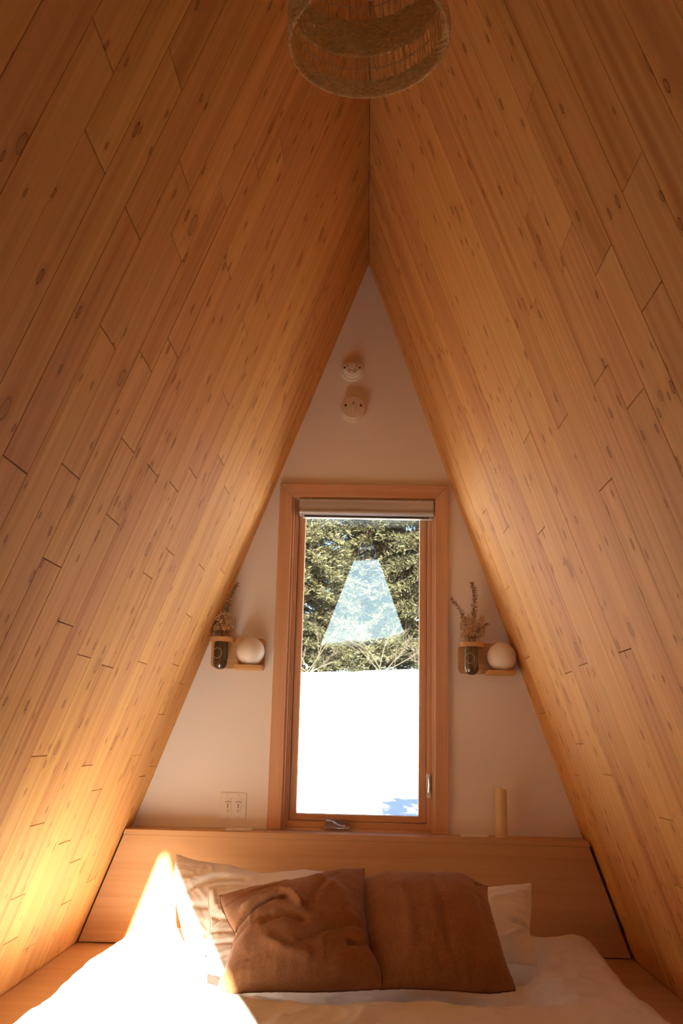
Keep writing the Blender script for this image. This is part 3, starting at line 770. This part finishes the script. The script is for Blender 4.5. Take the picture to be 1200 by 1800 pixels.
def path(pts, n=14):
    P = [Vector(p) for p in pts]; out = []
    if len(P) == 2: P = [P[0], P[0].lerp(P[1], 0.5), P[1]]
    Q = [P[0]*2-P[1]]+P+[P[-1]*2-P[-2]]
    for i in range(1, len(Q)-2):
        for k in range(n):
            t = k/n; a, b, c, d = Q[i-1], Q[i], Q[i+1], Q[i+2]
            out.append(0.5*((2*b)+(c-a)*t+(2*a-5*b+4*c-d)*t*t+(3*b-3*c+d-a)*t**3))
    return out+[P[-1]]
def leaf(bm, p, d, up, L, W):
    d = d.normalized(); s = d.cross(up); s = s.normalized() if s.length > 1e-5 else Vector((1, 0, 0))
    n = s.cross(d)
    v = [bm.verts.new(q) for q in (p, p+d*L*0.5+s*W*0.5+n*W*0.12, p+d*L, p+d*L*0.5-s*W*0.5+n*W*0.12, p+d*L*0.5+n*W*-0.05)]
    for q in ((0, 1, 4), (1, 2, 4), (2, 3, 4), (3, 0, 4)):
        f = bm.faces.new([v[i] for i in q]); f.smooth = True
def bouquet(base, label, euc, blooms, spread, seed, xlim=None):
    r = thing('dried_bouquet', base, label, 'dried flowers'); rg = random.Random(seed); B = Vector(base)
    for pts, ls in euc:
        p = path([B+Vector(q) for q in pts]); st = bmesh.new()
        tube(st, p, [0.0014*(1-0.6*i/len(p)) for i in range(len(p))], 5); k0 = int(len(p)*0.30)
        for i in range(k0, len(p)-1):
            d = (p[i+1]-p[i]).normalized(); a0 = rg.uniform(0, pi)
            for h in range(3):
                a = a0+2*pi*h/3; u, v = frame_of(d); dr = (u*cos(a)+v*sin(a))*0.9+d*rg.uniform(-0.1, 0.7)
                leaf(st, p[i], dr, d, ls*rg.uniform(0.9, 1.6)*(1-0.3*(i/len(p))), ls*0.85)
        obj('eucalyptus_stem', st, M['dry_leaf'], r)
    st = bmesh.new(); bl_ = bmesh.new()
    for k in range(blooms):
        a = rg.uniform(0, 2*pi); rad = sqrt(rg.random()); hh = rg.uniform(0.0, 1.0)**1.2
        tip = B+Vector((spread[0]*rad*cos(a)*(0.85+0.15*hh)+spread[3], spread[1]*rad*sin(a), 0.02+spread[2]*hh*(1-0.25*rad)))
        if xlim and tip.x < xlim(tip): tip.x = xlim(tip)+rg.uniform(0, 0.012)
        if tip.y > YB-0.010: tip.y = YB-0.010
        mid = B.lerp(tip, 0.6)+Vector((rg.uniform(-.006, .006), rg.uniform(-.006, .006), 0))
        if k % 5 == 0: tube(st, [B+Vector((rg.uniform(-.012, .012), rg.uniform(-.012, .012), -0.02)), mid, tip], 0.0006, 4)
        else: tube(st, [tip+Vector((rg.uniform(-.008, .008), rg.uniform(-.008, .008), -rg.uniform(.01, .025))), tip], 0.0005, 4)
        icos(bl_, tip, rg.uniform(0.0020, 0.0042), 1)
        if rg.random() < 0.6: icos(bl_, tip+Vector((rg.uniform(-.007, .007), rg.uniform(-.006, .006), rg.uniform(-.007, .007))), rg.uniform(0.0016, 0.0032), 1)
    obj('filler_stems', st, M['dry_stem'], r); obj('filler_blossoms', bl_, M['dry_bloom'], r)
    return r
lim = lambda p: -(H-p.z)*KL+0.006
bouquet((-0.580, YB-0.075, 0.392), 'dried blossoms and one eucalyptus stem in the left glass vase',
        [([(0.0, 0, 0), (0.012, 0.006, 0.09), (0.030, 0.012, 0.17), (0.052, 0.018, 0.222)], 0.014), ([(0.0, 0, 0), (-0.004, 0.0, 0.06), (0.004, 0.005, 0.13)], 0.008)], 230, (0.050, 0.045, 0.085, 0.006), 3, lim)
bouquet((0.449, YB-0.075, 0.392), 'dried blossoms with two long eucalyptus stems in the right glass vase',
        [([(0.0, 0, 0), (0.010, 0.004, 0.10), (0.016, 0.010, 0.19), (0.004, 0.016, 0.248)], 0.014),
         ([(0.0, 0, 0), (-0.022, 0.0, 0.07), (-0.045, -0.004, 0.125), (-0.085, -0.010, 0.175)], 0.014),
         ([(0.0, 0, 0), (0.030, -0.005, 0.045), (0.070, -0.01, 0.072)], 0.013)], 300, (0.056, 0.045, 0.105, 0.006), 9)

# candle and the flat pads on the ledge
cd = thing('candle', (0.561, YB-0.070, ZLEDGE), 'thick cream pillar candle on the ledge right of the window', 'candle')
bm = bmesh.new(); lathe(bm, [(0.0, 0.0), (0.0235, 0.0), (0.0238, 0.002), (0.0238, 0.181), (0.0225, 0.185), (0.016, 0.185), (0.0, 0.181)], 32, (0.561, YB-0.070, ZLEDGE))
for v in bm.verts:
    if v.co.z > ZLEDGE+0.17: v.co.z -= 0.16*(v.co.x-0.561)
obj('wax', bm, M['wax'], cd)
bm = bmesh.new(); tube(bm, [(0.561, YB-0.070, ZLEDGE+0.180), (0.562, YB-0.070, ZLEDGE+0.189)], 0.001, 6); obj('wick', bm, M['wick'], cd)
def pad(x0, x1, label):
    r = thing('cable_cover', ((x0+x1)/2, YB-0.06, ZLEDGE), label, 'cover plate')
    b = bmesh.new(); box(b, x0, x1, YB-0.100, YB-0.028, ZLEDGE, ZLEDGE+0.006, 0.0025); obj('plate', b, M['plastic'], r)
    b = bmesh.new(); box(b, (x0+x1)/2-0.022, (x0+x1)/2+0.022, YB-0.088, YB-0.045, ZLEDGE+0.006, ZLEDGE+0.009, 0.001); obj('flap', b, M['plastic'], r)
pad(-0.525, -0.418, 'flat white outlet cover lying on the ledge under the light switch')
pad(0.402, 0.508, 'flat white outlet cover lying on the ledge beside the candle')

# ------------------------------------------------------------------ pendant lamp of seagrass
LC = Vector((0.0095, 1.50, 1.247)); LR = 0.1455; LH = 0.285
pl = thing('pendant_lamp', (LC.x, LC.y, LC.z), 'open woven seagrass drum pendant lamp hanging from the ridge', 'pendant lamp')
def ring_course(bm, z, r, rad, waves, ph, amp, n=300, jit=0.0013, seed=0):
    pts = []; rr = []
    for k in range(n):
        a = 2*pi*k/n; q = Vector((cos(a)*4, sin(a)*4, seed*1.7))
        rad_ = r+amp*sin(waves*a+ph)+jit*noise.noise(q*3)
        pts.append(LC+Vector((rad_*cos(a), rad_*sin(a), z+jit*1.4*noise.noise(q*2.3+Vector((7, 7, 7))))))
        rr.append(rad*(1+0.6*noise.noise(q*6)))
    tube(bm, pts, rr, 5, closed=True)
def band(name, z0, z1, pitch):
    bm = bmesh.new(); k = 0; z = z0+pitch/2
    while z < z1:
        ring_course(bm, z, LR, pitch*0.44, 46, pi*(k % 2), 0.0021, seed=k*2+z0*50)
        z += pitch; k += 1
    for ze in (z0, z1):                      # twisted border cord
        for ph in (0, pi):
            tube(bm, [LC+Vector(((LR+0.0020*cos(75*a+ph))*cos(a), (LR+0.0020*cos(75*a+ph))*sin(a), ze+0.0020*sin(75*a+ph))) for a in [2*pi*q/450 for q in range(450)]], 0.0019, 5, closed=True)
    return obj(name, bm, M['cane'], pl)
band('woven_rim', -0.004, 0.030, 0.0058)
band('woven_band', 0.094, 0.176, 0.0060)
band('top_rim', LH-0.030, LH, 0.0058)
bm = bmesh.new(); rg = random.Random(4); ns = 112
for k in range(ns):
    a = 2*pi*(k+rg.uniform(-0.42, 0.42))/ns; a2 = a+rg.uniform(-0.02, 0.02)
    r0 = rg.uniform(0.0010, 0.0018)
    tube(bm, [LC+Vector((LR*cos(a+(a2-a)*t)+0.001*noise.noise(Vector((k, t*3, 0))), LR*sin(a+(a2-a)*t), t*LH)) for t in (0.0, 0.2, 0.4, 0.6, 0.8, 1.0)], r0, 5)
obj('cane_ribs', bm, M['cane'], pl)
bm = bmesh.new()
for z in (0.062, 0.214):
    for s in (0, 1):
        pts = [LC+Vector(((LR+0.0012*cos(70*a+s*pi))*cos(a), (LR+0.0012*cos(70*a+s*pi))*sin(a), z+0.0012*sin(70*a+s*pi)+0.0015*sin(3*a))) for a in [2*pi*k/420 for k in range(420)]]
        tube(bm, pts, 0.0009, 4, closed=True)
obj('twine', bm, M['twine'], pl)
bm = bmesh.new(); zt_ = LH-0.004
for a in (0.3, 0.3+2*pi/3, 0.3+4*pi/3): tube(bm, [LC+Vector((0.018*cos(a), 0.018*sin(a), zt_-0.03)), LC+Vector((LR*cos(a), LR*sin(a), zt_))], 0.0016, 6)
tube(bm, [LC+Vector((0.019*cos(t*pi/12), 0.019*sin(t*pi/12), zt_-0.03)) for t in range(24)], 0.002, 6, closed=True)
obj('wire_frame', bm, M['socket'], pl)
bm = bmesh.new(); lathe(bm, [(0.0, 0.0), (0.016, 0.0), (0.017, 0.004), (0.017, 0.055), (0.010, 0.068), (0.0, 0.069)], 24, (LC.x, LC.y, LC.z+0.185)); obj('socket', bm, M['socket'], pl)
bm = bmesh.new(); lathe(bm, [(0.0, 0.0), (0.012, 0.002), (0.021, 0.009), (0.027, 0.020), (0.029, 0.034), (0.026, 0.050), (0.018, 0.068), (0.0135, 0.080), (0.0135, 0.095), (0.0, 0.095)], 28, (LC.x, LC.y, LC.z+0.094)); obj('bulb', bm, M['bulb'], pl)
bm = bmesh.new(); tube(bm, [(LC.x, LC.y, LC.z+0.25), (0.004, LC.y, H-0.02)], 0.0028, 8); obj('cord', bm, M['plastic_aged'], pl)
bm = bmesh.new(); lathe(bm, [(0.0, 0.0), (0.010, 0.0), (0.010, 0.035), (0.0, 0.035)], 24, (0.004, LC.y, H-0.062)); obj('ceiling_rose', bm, M['socket'], pl)
# the shade hangs a little askew
for ch in [x for x in bpy.data.objects if x.parent == pl and x.name.split('.')[0] in ('woven_rim', 'woven_band', 'top_rim', 'cane_ribs', 'twine', 'wire_frame')]:
    ch.rotation_euler = (radians(-2.5), radians(-4.6), 0)

# ------------------------------------------------------------------ outdoors
def snow_h(x, y):
    if y > 2:
        z = -1.02+0.20*sstep(4.2, 8.5, y)+2.19*sstep(8.6, 21.0, y)**0.9+0.035*x*sstep(12, 21, y)+0.05*max(0, y-21)
        return z+0.05*noise.noise(Vector((x*0.5, y*0.3, 3)))*sstep(5, 9, y)+0.035*noise.noise(Vector((x*1.7, y*0.7, 8)))*sstep(12, 20, y)
    return -2.2-0.03*max(0, -y)+0.3*noise.noise(Vector((x*0.25, y*0.25, 1)))
bm = bmesh.new()
def terrain(x0, x1, y0, y1, nx, ny):
    g = [[bm.verts.new((x0+(x1-x0)*i/nx, y0+(y1-y0)*(j/ny), snow_h(x0+(x1-x0)*i/nx, y0+(y1-y0)*j/ny))) for i in range(nx+1)] for j in range(ny+1)]
    for j in range(ny):
        for i in range(nx):
            f = bm.faces.new([g[j][i], g[j][i+1], g[j+1][i+1], g[j+1][i]]); f.smooth = True
terrain(-18, 18, YB+0.2, 50, 140, 190)
tag(obj('ground', bm, M['snow']), 'deep white snow slope rising behind the window', 'snow', kind='structure')
bm = bmesh.new(); terrain(-70, 70, -130, YF-0.85, 70, 70)  # unseen ground, given the dark forest colour to cut light bounced indoors
tag(obj('valley', bm, M['forest']), 'unseen dark-coloured valley floor in front of the cabin', 'valley', kind='structure')
# far wooded ridge on the sunny side
bm = bmesh.new(); g = []
for i in range(161):
    x = -80+i; top = 15.2+0.15*x*(1 if abs(x) < 30 else 30/abs(x))+1.2*noise.noise(Vector((x*0.12, 0, 5)))+0.8*noise.noise(Vector((x*0.9, 0, 1)))
    g.append([bm.verts.new((x, -122-4*k, -4+(top+4)*sin(k/6*pi/2))) for k in range(7)])
for a, b in zip(g, g[1:]):
    for k in range(6): bm.faces.new([a[k], b[k], b[k+1], a[k+1]])
tag(obj('hills', bm, M['forest']), 'dark wooded ridge far behind the viewer', 'hill', kind='structure')

def conifer(x, y, h, seed, label, dense=1.0, pale=0.0, wide=1.0):
    zb = snow_h(x, y)-0.05; rg = random.Random(seed)
    r = thing('evergreen_tree', (x, y, zb), label, 'tree', 'evergreens beyond the snow bank')
    bm = bmesh.new(); tube(bm, [(x+0.03*sin(k+seed), y, zb+h*k/8) for k in range(9)], [0.07*h/6*(1-0.11*k) for k in range(9)], 8); bb = bm
    bm = bmesh.new(); lf = bm.faces.layers.float.new('leaf')
    nb = int(150*dense*h/6)
    for k in range(nb):
        t = rg.random()**0.85; z = zb+0.25+(h-0.3)*t; L = (0.30+1.35*(1-t))*wide*rg.uniform(0.65, 1.1); a = rg.uniform(0, 2*pi)
        drp = rg.uniform(0.05, 0.35); o = Vector((x, y, z)); d = Vector((cos(a), sin(a), 0))
        tipz = -drp*L
        tube(bb, [o, o+d*L*0.5+Vector((0, 0, 0.05*L)), o+d*L+Vector((0, 0, tipz))], [0.014*L, 0.009*L, 0.003], 4)
        nsp = int(34*L/1.0)+8; tone = rg.uniform(-0.18, 0.18)+pale
        for s in range(nsp):
            q = rg.uniform(0.18, 1.0); p = o+d*L*q+Vector((0, 0, 0.10*L*q*(1-q)*2+tipz*q*q))
            side = Vector((-sin(a), cos(a), 0))*rg.uniform(-1, 1); dr = (d*0.7+side+Vector((0, 0, rg.uniform(-0.5, 0.35)))).normalized()
            l2 = rg.uniform(0.09, 0.22)
            for w2 in range(5):
                p2 = p+dr*l2*w2*0.22; d2 = (dr+Vector((rg.uniform(-.8, .8), rg.uniform(-.8, .8), rg.uniform(-.6, .6)))).normalized()
                sd_ = d2.cross(Vector((rg.uniform(-1, 1), rg.uniform(-1, 1), rg.uniform(-1, 1)))).normalized()
                ww = rg.uniform(0.010, 0.022); ll = l2*rg.uniform(0.5, 1.0)
                f = bm.faces.new([bm.verts.new(p2-sd_*ww*0.4), bm.verts.new(p2+d2*ll*0.6-sd_*ww), bm.verts.new(p2+d2*ll), bm.verts.new(p2+d2*ll*0.6+sd_*ww)])
                f[lf] = min(1.0, max(0.0, rg.gauss(0.5, 0.22)+tone))
    obj('trunk', bb, M['bark'], r); obj('foliage', bm, M['needle'], r)
    return r
T_ = [(-1.7, 23.0, 9.5, 1, 'olive green evergreen beyond the snow, filling the left of the view', 2.1, 0.06, 1.15),
      (1.6, 25.0, 10.0, 2, 'evergreen with pale twigs beyond the snow, filling the right of the view', 2.0, 0.02, 1.15),
      (-0.05, 28.6, 11.5, 3, 'darker evergreen standing behind the two nearest trees', 2.3, -0.06, 1.2),
      (-5.9, 24.0, 9.5, 4, 'evergreen left of the window opening, beside the olive one', 1.0, 0.0, 1.1),
      (4.9, 27.2, 9.5, 5, 'evergreen right of the window opening, beside the pale twigged one', 1.0, 0.0, 1.1),
      (-2.9, 33.0, 11.0, 6, 'tall evergreen at the back, seen through gaps on the left', 1.6, -0.05, 1.2),
      (3.0, 34.0, 11.0, 7, 'tall evergreen at the back, seen through gaps on the right', 1.6, -0.05, 1.2),
      (0.2, 42.0, 12.5, 11, 'farthest evergreen, deep behind the middle of the grove', 2.0, -0.02, 1.5),
      (0.96, 6.9, 2.15, 9, 'small young evergreen, unseen, added outside the right of the window to cast a shadow', 0.75, -0.05, 0.30)]  # last tree is added out of view to cast the shadow on the snow
for x, y, h, sd_, lb, dn_, pa, wi in T_: conifer(x, y, h, sd_, lb, dn_, pa, wi)

def bare(x, y, seed, label):
    zb = snow_h(x, y)-0.05; rg = random.Random(seed)
    r = thing('bare_shrub', (x, y, zb), label, 'shrub', 'bare shrubs on the snow crest')
    bm = bmesh.new()
    def grow(p, d, L, rad, lev):
        q = p+d*L*0.5+Vector((rg.uniform(-.05, .05), rg.uniform(-.05, .05), 0))*L; e = p+d*L
        tube(bm, [p, q, e], [rad, rad*0.8, rad*0.55], 5)
        if lev < 3:
            for k in range(rg.randint(2, 4)):
                s = rg.uniform(0.35, 1.0); nd = (d+Vector((rg.uniform(-1, 1), rg.uniform(-.5, .5), rg.uniform(-.45, .6)))*0.8).normalized()
                grow(p.lerp(e, s), nd, L*rg.uniform(0.4, 0.7), rad*0.5, lev+1)
    for k in range(5):
        a = rg.uniform(-1.2, 1.2); grow(Vector((x+rg.uniform(-.1, .1), y, zb)), Vector((sin(a), rg.uniform(-.2, .2), cos(a)*0.8)).normalized(), rg.uniform(0.55, 0.9), 0.013, 0)
    obj('twigs', bm, M['pale_bark'], r)
bare(0.3, 21.2, 3, 'pale leafless shrub on the snow crest, centre of the window')
bare(-1.3, 20.9, 5, 'pale leafless shrub on the snow crest, towards the left of the window')
bare(1.55, 21.6, 8, 'pale leafless shrub on the snow crest, at the right edge of the window')
